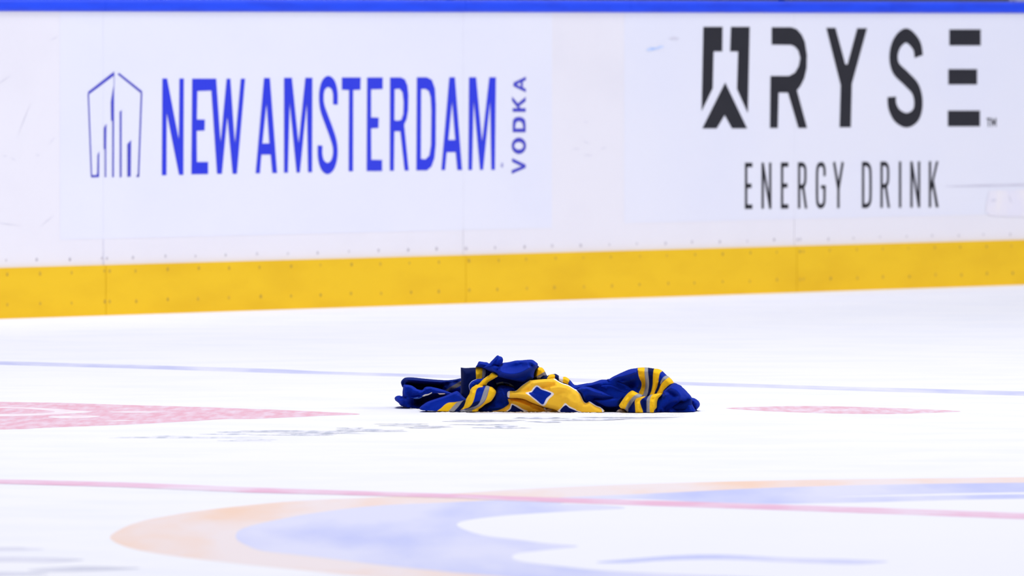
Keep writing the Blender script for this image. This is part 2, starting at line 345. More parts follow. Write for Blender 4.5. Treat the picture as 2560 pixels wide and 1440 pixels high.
wall_poly('tower_emblem', emb, M_ink2, ad1, 0.0020, 'thin blue skyline emblem in a five sided frame')
a5 = tr(1720, 40, 2.769)
wall_poly('emblem', [a5(P) for P in [
    [(107, 75), (240, 75), (238, 245), (178, 245), (172, 500), (95, 658)], [(298, 75), (428, 75), (415, 672), (340, 505), (348, 245), (292, 245)],
    [(258, 460), (410, 778), (305, 778), (255, 685), (200, 778), (100, 778)]]], M_black, ad2, 0.0020, 'black bracket and arrow emblem')
wall_poly('lettering', [a5(P) for P in [
    [(580, 78), (715, 78), (755, 92), (788, 130), (810, 180), (824, 270), (822, 360), (806, 430), (782, 480), (755, 515), (825, 775), (765, 775), (693, 530), (628, 530), (622, 775), (568, 775), (572, 415), (700, 415), (742, 392), (768, 345), (778, 290), (765, 240), (742, 212), (715, 200), (580, 198)],
    [(958, 82), (1022, 82), (1090, 335), (1105, 335), (1172, 85), (1240, 85), (1135, 470), (1128, 770), (1050, 770), (1058, 480)],
    pen([(1598, 280), (1582, 200), (1515, 135), (1452, 180), (1424, 270), (1440, 360), (1510, 432), (1575, 505), (1596, 600), (1577, 685), (1515, 722), (1450, 690), (1416, 625), (1411, 560)], 29, 50),
    rect(1810, 93, 2027, 204), rect(1803, 368, 2002, 474), rect(1800, 655, 2022, 764)]], M_black, ad2, 0.0020, 'bold black letters RYSE')
def thin(x0, kind, y0=1018, y1=1335, w=56):
    X = lambda u: x0 + u * w; Y = lambda v: y0 + v * (y1 - y0); a, b = 8, 15
    s = lambda P, sm=False: pen([(X(u), Y(v)) for u, v in P], a, b, 6, sm)
    st = rect(X(0) - a, Y(0), X(0) + a, Y(1))
    hb = lambda v, u1: rect(X(0) - a, Y(v) - b, X(u1), Y(v) + b)
    if kind == 'E': return [st, hb(.047, .72), hb(.5, .62), hb(.953, .72)]
    if kind == 'N': return [st, rect(X(1) - a, Y(0), X(1) + a, Y(1)), [(X(0) - a, Y(0)), (X(0) + a * .9, Y(0)), (X(1) + a, Y(1)), (X(1) - a * .9, Y(1))]]
    if kind == 'R': return [st, s([(0, .047), (.55, .05), (.85, .12), (.9, .26), (.85, .43), (.55, .52), (0, .53)], True), [(X(.4), Y(.52)), (X(.72), Y(.5)), (X(1) + a, Y(1)), (X(1) - a, Y(1))]]
    if kind == 'G': return [s([(.95, .3), (.93, .14), (.75, .055), (.5, .045), (.2, .07), (.05, .17), (.02, .35), (.02, .7), (.08, .88), (.3, .95), (.55, .955), (.8, .92), (.93, .82), (.95, .52)], True), rect(X(.5), Y(.5), X(.95) + a, Y(.57))]
    if kind == 'Y': return [s([(0, 0), (.5, .58)]), s([(1, 0), (.5, .58)]), rect(X(.5) - a, Y(.52), X(.5) + a, Y(1))]
    if kind == 'D': return [st, s([(0, .047), (.5, .05), (.85, .12), (.95, .28), (.95, .72), (.85, .88), (.5, .95), (0, .953)], True)]
    if kind == 'I': return [st]
    if kind == 'K': return [st, [(X(1) - a, Y(0)), (X(1) + a, Y(0)), (X(.15), Y(.68)), (X(0), Y(.6))], [(X(.28), Y(.48)), (X(.5), Y(.38)), (X(1) + a * 1.2, Y(1)), (X(1) - a * 1.2, Y(1))]]
small = []; energy = []
for x0, k, w_ in ((403, 'E', 60), (518, 'N', 52), (652, 'E', 60), (770, 'R', 48), (893, 'G', 56), (1012, 'Y', 60), (1213, 'D', 54), (1341, 'R', 50), (1469, 'I', 1), (1548, 'N', 52), (1676, 'K', 50)):
    dy = -(x0 - 403) * 0.008
    if k == 'D': energy, small = small, []
    small += [a5(P) for P in thin(x0, k, 1016 + dy, 1335 + dy, w_)]
wall_poly('lettering', energy, M_black, ad2, 0.0020, 'thin black letters ENERGY')
wall_poly('lettering', small, M_black, ad2, 0.0020, 'thin black letters DRINK')
wall_poly('trademark', [a5(P) for P in [rect(2068, 706, 2094, 716), rect(2078, 706, 2085, 766), rect(2100, 706, 2106, 766), rect(2128, 706, 2134, 766), [(2100, 706), (2107, 706), (2118, 745), (2115, 758)], [(2134, 706), (2127, 706), (2115, 745), (2118, 758)]]], M_black, ad2, 0.0020)
wall_poly('scuff_mark', [catmull([(1616, 124), (1626, 119), (1640, 119), (1652, 114), (1660, 117), (1648, 122), (1634, 125), (1622, 128)], 4)], M_scuffb, ad2, 0.0021, 'faint blue puck scuff')
wall_poly('scuff_mark', [catmull([(1672, 96), (1684, 92), (1698, 97), (1690, 98), (1680, 98)], 4)], M_scuff, ad2, 0.0021, 'faint grey scuff')
M_cream = mat('patch_cream', (236, 232, 238), 0.5, 0.2, ((6, 6, 6), 0.9, (228, 226, 242), 4, 0.4, 0.6))
wall_poly('patch', [catmull([(2470, 492), (2478, 478), (2530, 476), (2640, 474), (2640, 535), (2500, 540), (2466, 530)], 4)], M_cream, ad2, 0.0018, 'cream worn patch near the right edge')
wall_poly('scuff_mark', [catmull(P, 4) for P in ([(2360, 466), (2450, 462), (2560, 460), (2560, 464), (2450, 466)], [(2478, 500), (2488, 497), (2490, 502), (2480, 504)], [(2522, 486), (2526, 495), (2530, 508), (2524, 500)])], M_scuff, ad2, 0.0021)
scs = []
for (x, y, l, a) in [(135, 96, 14, -.5), (10, 200, 26, -.6), (130, 352, 14, -.9), (18, 560, 40, .12), (118, 552, 26, -.7), (12, 390, 6, 0), (94, 388, 6, 0), (33, 398, 8, .6), (1466, 356, 10, .4), (1440, 372, 10, 0), (1470, 388, 14, .1), (1510, 370, 10, -.3), (1465, 305, 8, .2), (60, 300, 50, -1.2), (380, 40, 22, -.4)]:
    c, s_ = math.cos(a), math.sin(a)
    scs.append([(x - l * c, y - l * s_), (x - s_ * .9, y + c * .9), (x + l * c, y + l * s_), (x + s_ * .9, y - c * .9)])
wall_poly('scuff_mark', [p for p in scs if p[0][0] < 150 or 1385 < p[0][0] < 1555], M_scuff, wb, 0.0006)
wall_poly('scuff_mark', [[(257, 588), (260, 588), (261, 664), (257, 664)]], M_scuff, wb, 0.0006, 'open joint between two boards')

# ------------------------------------------------------------------ what stands behind the boards
t0, t1 = T0, T1
glass = bpy.data.materials.new('shield_glass'); glass.use_nodes = True
gb = glass.node_tree.nodes['Principled BSDF']; gb.inputs['Transmission Weight'].default_value = 1.0; gb.inputs['Roughness'].default_value = 0.02
gb.inputs['IOR'].default_value = 1.45; gb.inputs['Base Color'].default_value = (0.93, 0.96, 0.97, 1)
k = 1
for a, b in zip(cuts[:-1], cuts[1:]):
    if b < wt(0) - 1 or a > wt(2560) + 1: continue
    g = boxes('window_%d' % k, [(a + .02, b - .02, Z_CAP1 - .012, Z_CAP1 + 1.75, -0.074, -0.062)], glass); g['kind'] = 'structure'; k += 1
    tag(g, 'clear shield glass pane standing on the boards')
st = boxes('wall_stand', [(T0, T1, 0, 3.2, -2.2, -2.0)], M_stand); tag(st, 'dark blue wall of the stands behind the glass', kind='structure')
e = empty('glass_stanchion', wp(wt(2545, 3, -.07), Z_CAP1, -0.068)); tag(e, 'grey metal post holding the shield glass at the far right end', 'post')
tq = wt(2545, 3, -.07)
under(boxes('upright', [(tq - .05, tq + .05, Z_CAP1 + .001, Z_CAP1 + 1.8, -0.060, -0.045)], M_alu), e)
under(boxes('rear_channel', [(tq - .035, tq + .035, Z_CAP1 + .001, Z_CAP1 + 1.8, -0.105, -0.078)], M_alu), e)
#JERSEY
# ------------------------------------------------------------------ the jersey heaped on the ice
ROYAL = (7, 43, 162); ROYALD = (6, 31, 114); NAVY = (8, 24, 82); YEL = (255, 200, 32); GREY = (156, 156, 162); WHT = (244, 240, 248); PALE = (222, 220, 232)  # ROYALD: royal with shade put in, also the dark blue of the striped cuff
def cloth_mat(name, bumpd=0.0006, lo=.92, hi=1.06):
    m = bpy.data.materials.new(name); m.use_nodes = True; nt = m.node_tree; b = nt.nodes['Principled BSDF']
    at = nt.nodes.new('ShaderNodeAttribute'); at.attribute_name = 'Dye'
    g = nt.nodes.new('ShaderNodeNewGeometry')
    n = nt.nodes.new('ShaderNodeTexNoise'); n.inputs['Scale'].default_value = 420; n.inputs['Detail'].default_value = 3
    nt.links.new(g.outputs['Position'], n.inputs['Vector'])
    r = nt.nodes.new('ShaderNodeMapRange'); r.inputs[1].default_value = .3; r.inputs[2].default_value = .7; r.inputs[3].default_value = lo; r.inputs[4].default_value = hi
    nt.links.new(n.outputs[0], r.inputs[0])
    mx = nt.nodes.new('ShaderNodeVectorMath'); mx.operation = 'SCALE'
    nt.links.new(at.outputs['Color'], mx.inputs[0]); nt.links.new(r.outputs[0], mx.inputs['Scale'])
    nt.links.new(mx.outputs[0], b.inputs['Base Color'])
    b.inputs['Roughness'].default_value = 0.8; b.inputs['Specular IOR Level'].default_value = 0.06
    b.inputs['Sheen Weight'].default_value = 0.02; b.inputs['Sheen Roughness'].default_value = 0.5
    bp = nt.nodes.new('ShaderNodeBump'); bp.inputs['Strength'].default_value = 0.5; bp.inputs['Distance'].default_value = bumpd
    nt.links.new(n.outputs[0], bp.inputs['Height']); nt.links.new(bp.outputs[0], b.inputs['Normal'])
    return m
M_cloth = cloth_mat('knit_fabric'); M_twill = cloth_mat('twill_fabric', 0.0001, .97, 1.02)
YD = 30.80
def seg_dist(X, Y, P, closed=True, skip=None):
    d = np.full(X.shape, 1e9); n = len(P); bx = np.zeros(X.shape); by = np.zeros(X.shape)
    for i in range(n if closed else n - 1):
        if skip is not None and skip[i]: continue
        x0, y0 = P[i]; x1, y1 = P[(i + 1) % n]; dx, dy = x1 - x0, y1 - y0; L = dx * dx + dy * dy
        if L < 1e-9: continue
        t = np.clip(((X - x0) * dx + (Y - y0) * dy) / L, 0, 1); cx, cy = x0 + t * dx, y0 + t * dy
        e = np.hypot(X - cx, Y - cy); m = e < d
        d = np.where(m, e, d); bx = np.where(m, cx, bx); by = np.where(m, cy, by)
    return d, bx, by
def inside(X, Y, P):
    c = np.zeros(X.shape, bool); n = len(P)
    for i in range(n):
        x0, y0 = P[i]; x1, y1 = P[(i + 1) % n]
        if y0 == y1: continue
        k = ((Y < y0) != (Y < y1)) & (X < (x1 - x0) * (Y - y0) / (y1 - y0) + x0); c ^= k
    return c
def sdf(X, Y, P):
    d, _, _ = seg_dist(X, Y, P); return np.where(inside(X, Y, P), -d, d)
def ztr(ox, oy, s): return lambda *P: [(ox + x / s, oy + y / s) for x, y in P]
Z1 = ztr(980, 930, 12.8); Z2 = ztr(1140, 880, 16); Z3 = ztr(1080, 940, 12.8); Z4 = ztr(1240, 880, 12.8)
Z5 = ztr(1240, 940, 12.8); Z6 = ztr(1400, 920, 12); Z7 = ztr(1540, 910, 11.077)
GR = 0.9
jersey = empty('hockey_jersey', (0.1, YD, 0))
jersey['label'] = 'crumpled blue hockey jersey with yellow and grey stripes lying on the ice'; jersey['category'] = 'jersey'
wr = np.random.RandomState(11)
WAV = [(wr.uniform(-1, 1), wr.uniform(-1, 1), wr.uniform(26, 90), wr.uniform(0, 6.28)) for _ in range(14)]
def wrinkle(X, Y):
    h = 0
    for a, b, L, p in WAV:
        k = 2 * math.pi / L / max(.2, math.hypot(a, b)); h = h + np.sin((X * a + Y * b * 1.6) * k + p + 0.6 * np.sin(X * .05 + p)) * L / 90
    return h / 14
def cloth(name, out, y, D, w, base, dyes=(), ridges=(), back=0.07, gy=1028, wr_amp=0.006, parent=None, holes=None, m=None, label=None, tape=0.0009, smooth=True, tilt=0.0, only=None):
    """one fold of the jersey: a closed cloth body. out = outline, y = how far behind the datum its edge lies, D = bulge to the front,
    back = bulge to the rear, w = how quickly it rounds off, dyes = coloured areas, ridges = (line, width, height) folds"""
    O = catmull(out, 5) if smooth else list(out); n = len(O)
    xs = [p[0] for p in O]; ys = [p[1] for p in O]
    X, Y = np.meshgrid(np.arange(min(xs) - 2, max(xs) + 2.01, GR), np.arange(min(ys) - 2, max(ys) + 2.01, GR))
    d, bx, by = seg_dist(X, Y, O); ins = inside(X, Y, O)
    skip = [O[i][1] > gy - 3.5 and O[(i + 1) % n][1] > gy - 3.5 for i in range(n)]
    keep = ins | (d < GR * .75)
    cell = keep[:-1, :-1] & keep[1:, :-1] & keep[:-1, 1:] & keep[1:, 1:]
    use = np.zeros(keep.shape, bool)
    use[:-1, :-1] |= cell; use[1:, :-1] |= cell; use[:-1, 1:] |= cell; use[1:, 1:] |= cell
    iu = ~ins & use
    px = np.where(iu, bx, X); py = np.where(iu, by, Y)
    de = seg_dist(px, py, O, True, skip)[0] if any(skip) else np.where(ins, d, 0)
    de = np.where(iu & (de < 1.2), 0, de)
    t = np.clip(de / w, 0, 1); prof_ = np.sqrt(np.clip(1 - (1 - t) ** 2, 0, 1)); edge = np.clip(de / 7.0, 0, 1); edge = edge * edge * (3 - 2 * edge)
    H = D * prof_ + wr_amp * wrinkle(px, py) * edge
    for line, rw, amp in ridges:
        L = catmull(line, 5, False) if len(line) > 2 else line
        e, _, ey = seg_dist(px, py, L, False)
        rw0 = rw
        if amp > 0:                       # a hanging fold: slopes out slowly from above, turns in sharply below
            k_ = np.clip((py - ey) / np.maximum(e, 1e-6) * .5 + .5, 0, 1); rw = rw * (1.7 * (1 - k_) + 0.5 * k_)
        x0, y0 = L[0]; x1, y1 = L[-1]
        fe = np.clip(np.minimum(np.hypot(px - x0, py - y0), np.hypot(px - x1, py - y1)) / (rw0 * 1.6) + .25, 0, 1)
        H = H + (1.9 * amp) * (np.exp(-(np.sqrt(e * e + 2.5) - 1.58) / rw) if amp > 0 else 0.6 * np.exp(-(e / rw) ** 2)) * edge * fe
    H = H + tilt * (py - min(ys)) * 0.001
    C = np.zeros(X.shape + (4,)); C[..., :] = lin(base)
    raised = np.zeros(X.shape)
    for item in dyes:
        col, P = item[0], item[1]
        if len(item) > 2 and item[2] == 'line':
            s = seg_dist(px, py, catmull(P, 5, False) if len(P) > 2 else P, False)[0] - item[3]
        else:
            Q = catmull(P, 4) if not (len(item) > 2 and item[2] == 'sharp') else P
            s = sdf(px, py, Q)
        a = np.clip(0.5 - s / 1.0, 0, 1)[..., None]; C = C * (1 - a) + np.array(lin(col)) * a
        if not (len(item) > 2 and item[-1] == 'flat'): raised = np.maximum(raised, np.clip(0.5 - s / 1.2, 0, 1)) if col in (YEL, GREY, WHT, PALE) else raised * (1 - a[..., 0])
    H = H + tape * raised * edge
    Yc = YD + y
    def place(off):
        yy = Yc - off; a = (px - 1280) / FPX; b = -(py - 720) / FPX; f = CP + b * SP; e = b * CP - SP
        s = yy / f; return np.stack([a * s, yy, np.maximum(CAMH + e * s, 0.0015)], -1)
    idx = -np.ones(X.shape, int); nu = use.sum(); idx[use] = np.arange(nu)
    Fv = place(H)[use]; Bv = place(-back * np.sqrt(np.clip(1 - (1 - np.clip(de / (w * 1.3), 0, 1)) ** 2, 0, 1)) - 0.0008)[use]
    a, b, c, e = idx[:-1, :-1][cell], idx[:-1, 1:][cell], idx[1:, 1:][cell], idx[1:, :-1][cell]
    q = np.stack([a, e, c, b], -1); qb = np.stack([a, b, c, e], -1) + nu
    # rim joining front and back
    ed = {}
    al = np.concatenate([q[:, [0, 1]], q[:, [1, 2]], q[:, [2, 3]], q[:, [3, 0]]])
    key = np.sort(al, 1); kk = key[:, 0].astype(np.int64) * (nu + 1) + key[:, 1]
    u, first, cnt = np.unique(kk, return_index=True, return_counts=True)
    rim = al[first[cnt == 1]]
    rq = np.stack([rim[:, 1], rim[:, 0], rim[:, 0] + nu, rim[:, 1] + nu], -1)
    V = np.concatenate([Fv, Bv]) - np.array([0.1, YD, 0]); Q = np.concatenate([q, qb, rq])
    me = bpy.data.meshes.new(name)
    me.vertices.add(len(V)); me.vertices.foreach_set('co', V.astype(np.float32).ravel())
    me.loops.add(Q.size); me.loops.foreach_set('vertex_index', Q.astype(np.int32).ravel())
    me.polygons.add(len(Q)); me.polygons.foreach_set('loop_start', np.arange(0, Q.size, 4, dtype=np.int32))
    me.polygons.foreach_set('use_smooth', np.ones(len(Q), bool))
    me.update(calc_edges=True); me.validate()
    at = me.color_attributes.new('Dye', 'FLOAT_COLOR', 'POINT'); cc = C[use]
    at.data.foreach_set('color', np.concatenate([cc, cc]).astype(np.float32).ravel())
    me.materials.append(m or M_cloth)
    o = bpy.data.objects.new(name, me); S.collection.objects.link(o); o.parent = parent or jersey
    if label: o['label'] = label
    return o

# the far side of the body and the hollow under the collar, its shade put into a darker blue
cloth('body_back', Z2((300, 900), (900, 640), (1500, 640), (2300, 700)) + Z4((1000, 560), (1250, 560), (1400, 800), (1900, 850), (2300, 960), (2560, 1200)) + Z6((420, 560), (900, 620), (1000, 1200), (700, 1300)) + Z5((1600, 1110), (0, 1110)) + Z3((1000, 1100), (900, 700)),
      0.10, 0.02, 12, ROYALD, back=0.14, label='far side of the jersey body with shade in its darker blue')
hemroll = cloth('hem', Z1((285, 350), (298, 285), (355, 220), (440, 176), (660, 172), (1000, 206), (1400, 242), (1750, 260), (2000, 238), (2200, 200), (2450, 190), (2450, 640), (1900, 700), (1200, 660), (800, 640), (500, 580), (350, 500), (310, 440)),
      0.32, 0.045, 16, ROYALD, [((82, 76, 76), Z1((1700, 600), (1850, 490), (1990, 410), (2250, 270), (2250, 400), (1980, 550), (1820, 640)), 'flat')],  # darker than the royal cloth: shading of the roll put into its colour
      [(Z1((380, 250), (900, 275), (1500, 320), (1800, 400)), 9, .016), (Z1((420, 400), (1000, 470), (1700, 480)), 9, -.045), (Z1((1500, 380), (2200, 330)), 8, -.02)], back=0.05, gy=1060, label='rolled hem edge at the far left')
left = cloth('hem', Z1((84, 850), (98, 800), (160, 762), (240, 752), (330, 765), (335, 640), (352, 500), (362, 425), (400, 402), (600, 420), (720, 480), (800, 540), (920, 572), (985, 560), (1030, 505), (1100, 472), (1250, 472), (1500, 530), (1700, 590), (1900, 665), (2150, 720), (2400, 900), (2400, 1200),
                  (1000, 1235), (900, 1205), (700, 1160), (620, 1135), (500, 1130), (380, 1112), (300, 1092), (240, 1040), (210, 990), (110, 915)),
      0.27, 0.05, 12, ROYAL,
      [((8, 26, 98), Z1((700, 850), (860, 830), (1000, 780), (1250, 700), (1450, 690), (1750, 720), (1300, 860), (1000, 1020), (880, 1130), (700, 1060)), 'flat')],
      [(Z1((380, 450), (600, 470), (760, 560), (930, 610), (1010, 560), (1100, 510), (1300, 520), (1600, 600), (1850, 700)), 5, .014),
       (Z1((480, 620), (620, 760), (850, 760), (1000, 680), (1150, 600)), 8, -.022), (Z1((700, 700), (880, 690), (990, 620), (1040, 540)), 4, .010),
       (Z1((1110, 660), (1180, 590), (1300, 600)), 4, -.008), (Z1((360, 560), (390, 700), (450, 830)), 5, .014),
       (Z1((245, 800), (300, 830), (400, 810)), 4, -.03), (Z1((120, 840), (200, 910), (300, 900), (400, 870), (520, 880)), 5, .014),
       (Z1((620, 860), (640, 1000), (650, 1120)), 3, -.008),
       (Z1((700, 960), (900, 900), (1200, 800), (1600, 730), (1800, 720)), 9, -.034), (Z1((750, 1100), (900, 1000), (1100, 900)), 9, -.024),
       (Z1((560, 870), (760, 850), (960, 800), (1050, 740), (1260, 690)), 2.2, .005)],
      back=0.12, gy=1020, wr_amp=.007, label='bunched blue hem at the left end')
cloth('fold', Z1((347, 600), (372, 440), (420, 412), (600, 430), (730, 500), (830, 560), (930, 592), (1000, 565), (1060, 505), (1150, 482), (1300, 492), (1500, 545), (1700, 610), (1880, 690), (1780, 715), (1600, 700), (1460, 690), (1270, 665), (1150, 720), (1050, 755), (950, 800), (850, 830), (680, 850), (560, 850), (480, 840), (400, 800), (352, 720)),
      .225, .035, 9, ROYAL, (), [(Z1((480, 620), (620, 740), (820, 720), (960, 660)), 8, -.02), (Z1((700, 700), (880, 680), (990, 620), (1060, 550)), 4, .008), (Z1((1100, 660), (1170, 590), (1300, 590)), 4, -.008), (Z1((370, 560), (400, 700), (450, 800)), 5, .01)], back=.02, gy=1200, wr_amp=.004, tilt=-.3, parent=left)
TH = (206, 196, 190)
cloth('seam_tape', Z1((960, 775), (1010, 740), (1060, 715), (1140, 705), (1210, 680), (1270, 650), (1280, 680), (1220, 715), (1160, 745), (1080, 765), (1020, 785)), 0.19, 0.004, 3, TH, back=.004, gy=2000, wr_amp=.0, parent=left, m=M_twill, label='torn pale seam stitching')
cloth('seam_tape', Z1((1460, 672), (1520, 682), (1600, 678), (1690, 680), (1690, 712), (1600, 722), (1520, 725)), 0.19, 0.004, 3, (178, 160, 160), back=.004, gy=2000, wr_amp=.0, parent=left, m=M_twill, label='torn pale seam stitching')
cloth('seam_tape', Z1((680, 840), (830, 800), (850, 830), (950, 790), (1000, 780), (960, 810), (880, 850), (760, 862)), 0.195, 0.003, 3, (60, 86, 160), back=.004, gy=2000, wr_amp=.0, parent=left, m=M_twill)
# right end of the right sleeve, furthest back first
cloth('cuff', Z7((2030, 950), (2115, 935), (2200, 960), (2290, 1030), (2322, 1100), (2308, 1180), (2232, 1280), (2238, 1378), (1950, 1378)), 0.03, .05, 11, ROYAL, (),
      [(Z7((2100, 1000), (2230, 1060)), 8, .012), (Z7((2060, 1130), (2150, 1220), (2210, 1290)), 6, -.02)], gy=1034.4, label='blue sleeve end at the far right')
sleeve_right = cloth('sleeve', Z6((255, 520), (285, 400), (320, 392), (410, 490), (480, 512), (620, 490), (800, 457), (950, 440), (1100, 392), (1240, 350), (1440, 340), (1600, 252), (1900, 112), (2100, 34), (2300, 4)) +
      Z7((625, 100), (760, 93), (870, 98), (920, 105), (1080, 128), (1180, 138), (1275, 183), (1400, 305), (1470, 355), (1560, 440), (1605, 515), (1700, 552), (1850, 700), (1700, 1300), (400, 1372)) + Z6((1300, 1340), (1100, 1260), (500, 1000)),
      -0.01, 0.05, 13, ROYAL,
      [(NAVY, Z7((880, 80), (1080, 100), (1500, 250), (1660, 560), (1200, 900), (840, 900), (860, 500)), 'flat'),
       (ROYAL, Z7((1230, 240), (1290, 180), (1420, 300), (1300, 400), (1180, 480)), 'flat'),
       (YEL, Z7((612, 90), (800, 70), (790, 200), (800, 350), (815, 500), (810, 640), (780, 760), (740, 870), (690, 850), (630, 800), (680, 700), (708, 600), (700, 500), (650, 400), (618, 280))),
       (GREY, Z7((800, 70), (884, 70), (886, 110), (890, 250), (912, 450), (912, 600), (890, 760), (840, 895), (745, 870), (795, 730), (818, 560), (805, 350), (795, 200))),
       (YEL, Z7((1050, 150), (1090, 90), (1220, 80), (1290, 182), (1225, 240), (1192, 350), (1170, 500), (1130, 650), (1080, 760), (1040, 870), (935, 880), (980, 740), (1015, 560), (1020, 400), (1030, 240))),
       (GREY, Z7((1400, 315), (1450, 290), (1500, 365), (1390, 410), (1300, 470), (1230, 565), (1240, 480), (1290, 390), (1350, 335))),
       (YEL, Z7((1480, 365), (1570, 380), (1660, 500), (1590, 525), (1500, 560), (1390, 650), (1310, 740), (1270, 840), (1130, 840), (1190, 700), (1250, 560), (1340, 455)))],
      [(Z6((430, 600), (560, 560), (760, 500), (1100, 470), (1250, 400)), 8, .014),
       (Z6((1550, 330), (1700, 270), (1900, 240), (2100, 180), (2320, 100)), 5, .020), (Z6((1750, 420), (2050, 380), (2300, 300)), 6, .010),
       (Z6((1900, 400), (2150, 460), (2340, 560)), 14, -.04),
       (Z6((1250, 1240), (1500, 1200), (1780, 1210)), 10, -.045), (Z6((1000, 1000), (1200, 1060), (1300, 1150)), 8, -.02),
       (Z7((640, 330), (700, 450), (740, 620), (700, 780)), 10, -.014), (Z7((960, 300), (970, 600), (900, 850)), 8, -.010), (Z7((1190, 500), (1100, 800)), 6, -.01)],
      gy=1033, wr_amp=.004, back=.11, label='blue sleeve with tall yellow and grey stripes at right')
SL = sleeve_right
def fold(P, y, D, w=8, tilt=-0.5, col=ROYAL, parent=None, r=(), back=.02, gy=1200):
    return cloth('fold', P, y, D, w, col, (), r, back=back, gy=gy, wr_amp=.003, tilt=tilt, parent=parent)
fold(Z6((1420, 335), (1560, 345), (1720, 385), (1880, 440), (2020, 520), (2130, 610), (2170, 690), (2050, 760), (1900, 800), (1700, 700), (1560, 560), (1450, 440)), -.040, .034, 9, -.6, parent=SL, r=[(Z6((1500, 480), (1750, 520), (2000, 640)), 7, -.012)])
fold(Z6((1180, 540), (1290, 508), (1420, 505), (1560, 515), (1690, 560), (1800, 625), (1900, 675), (2030, 690), (2010, 740), (1900, 820), (1750, 880), (1600, 860), (1450, 760), (1320, 640)), -.050, .034, 7, -.9, parent=SL, r=[(Z6((1380, 590), (1560, 680), (1800, 790)), 10, -.022)])
fold(Z6((470, 650), (520, 610), (600, 570), (700, 545), (860, 560), (1000, 600), (1150, 650), (1320, 720), (1460, 790), (1620, 870), (1400, 885), (1150, 875), (960, 845), (830, 860), (790, 960), (760, 1030), (700, 970), (640, 850), (570, 730)), -.060, .036, 9, -.5, parent=SL,
     r=[(Z6((620, 650), (800, 620), (1000, 700), (1250, 780)), 5, .010), (Z6((700, 640), (950, 640), (1150, 700)), 5, -.008), (Z6((640, 780), (720, 930)), 4, .008)])
fold(Z6((1000, 960), (1150, 930), (1350, 925), (1550, 905), (1750, 885), (1890, 850), (1850, 960), (1790, 1080), (1770, 1160), (1600, 1190), (1400, 1180), (1250, 1120), (1120, 1050)), -.056, .030, 8, -.9, parent=SL)
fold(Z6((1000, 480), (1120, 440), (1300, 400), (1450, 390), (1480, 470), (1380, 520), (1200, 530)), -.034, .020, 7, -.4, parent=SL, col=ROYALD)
cuff_plain = cloth('cuff', Z7((1262, 900), (1285, 770), (1350, 700), (1450, 620), (1530, 560), (1605, 535), (1700, 556), (1850, 650), (1990, 790), (2098, 930), (2110, 1100), (2130, 1378), (1040, 1378), (1040, 1200), (1080, 950)),
      -0.035, .05, 12, ROYAL, (),
      [(Z7((1400, 640), (1600, 700), (1720, 780), (1790, 900), (1800, 1020)), 9, .018), (Z7((1290, 800), (1450, 770), (1600, 800), (1700, 900)), 6, -.016),
       (Z7((1250, 900), (1420, 850), (1580, 880)), 9, .012), (Z7((1720, 1060), (1560, 1090), (1400, 1200), (1300, 1320)), 9, -.034), (Z7((1230, 1300), (1400, 1140), (1640, 1000), (1730, 960)), 5, .010),
       (Z7((1750, 1080), (1950, 1000), (2080, 960)), 7, -.02), (Z7((1500, 1300), (1750, 1200), (2050, 1200)), 14, -.024), (Z7((1440, 1290), (1480, 1340)), 5, .01)],
      gy=1034.4, wr_amp=.005, back=.09, label='bunched plain blue end of the right sleeve')
fold(Z7((1170, 970), (1240, 890), (1310, 810), (1400, 780), (1500, 785), (1620, 825), (1730, 910), (1725, 985), (1600, 1020), (1470, 1060), (1380, 1140), (1290, 1260), (1210, 1350), (1080, 1360), (1120, 1250), (1140, 1080)), -.062, .026, 9, -.3, parent=cuff_plain, r=[(Z7((1300, 950), (1450, 900), (1620, 900)), 6, .008), (Z7((1250, 1200), (1350, 1060), (1500, 980)), 5, -.008)])
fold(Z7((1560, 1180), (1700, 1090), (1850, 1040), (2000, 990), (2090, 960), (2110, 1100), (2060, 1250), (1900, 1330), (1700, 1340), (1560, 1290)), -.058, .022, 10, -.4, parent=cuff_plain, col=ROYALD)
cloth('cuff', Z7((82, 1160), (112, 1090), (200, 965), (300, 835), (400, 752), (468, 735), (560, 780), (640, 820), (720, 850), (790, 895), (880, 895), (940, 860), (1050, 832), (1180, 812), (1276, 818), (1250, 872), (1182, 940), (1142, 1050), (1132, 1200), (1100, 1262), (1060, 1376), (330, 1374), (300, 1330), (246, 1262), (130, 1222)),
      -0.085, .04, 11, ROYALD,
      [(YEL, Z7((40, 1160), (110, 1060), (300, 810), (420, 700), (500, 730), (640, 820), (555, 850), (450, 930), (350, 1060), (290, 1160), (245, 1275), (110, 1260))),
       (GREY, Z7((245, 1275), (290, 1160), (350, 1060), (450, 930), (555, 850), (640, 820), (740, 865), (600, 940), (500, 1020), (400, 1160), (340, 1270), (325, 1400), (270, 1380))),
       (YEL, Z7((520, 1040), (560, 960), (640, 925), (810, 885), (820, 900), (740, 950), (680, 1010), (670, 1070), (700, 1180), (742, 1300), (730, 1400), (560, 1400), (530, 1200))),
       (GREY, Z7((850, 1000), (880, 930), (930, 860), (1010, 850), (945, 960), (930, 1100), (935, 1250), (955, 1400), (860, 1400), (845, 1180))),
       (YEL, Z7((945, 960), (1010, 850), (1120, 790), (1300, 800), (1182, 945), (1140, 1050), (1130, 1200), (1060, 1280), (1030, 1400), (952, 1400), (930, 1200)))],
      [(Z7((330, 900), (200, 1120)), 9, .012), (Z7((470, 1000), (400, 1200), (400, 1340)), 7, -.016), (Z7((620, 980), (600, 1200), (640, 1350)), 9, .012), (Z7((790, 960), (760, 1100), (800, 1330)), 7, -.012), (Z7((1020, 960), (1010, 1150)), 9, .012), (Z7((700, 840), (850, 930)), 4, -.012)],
      gy=1034.4, wr_amp=.003, back=.05, label='folded striped cuff at the right front')
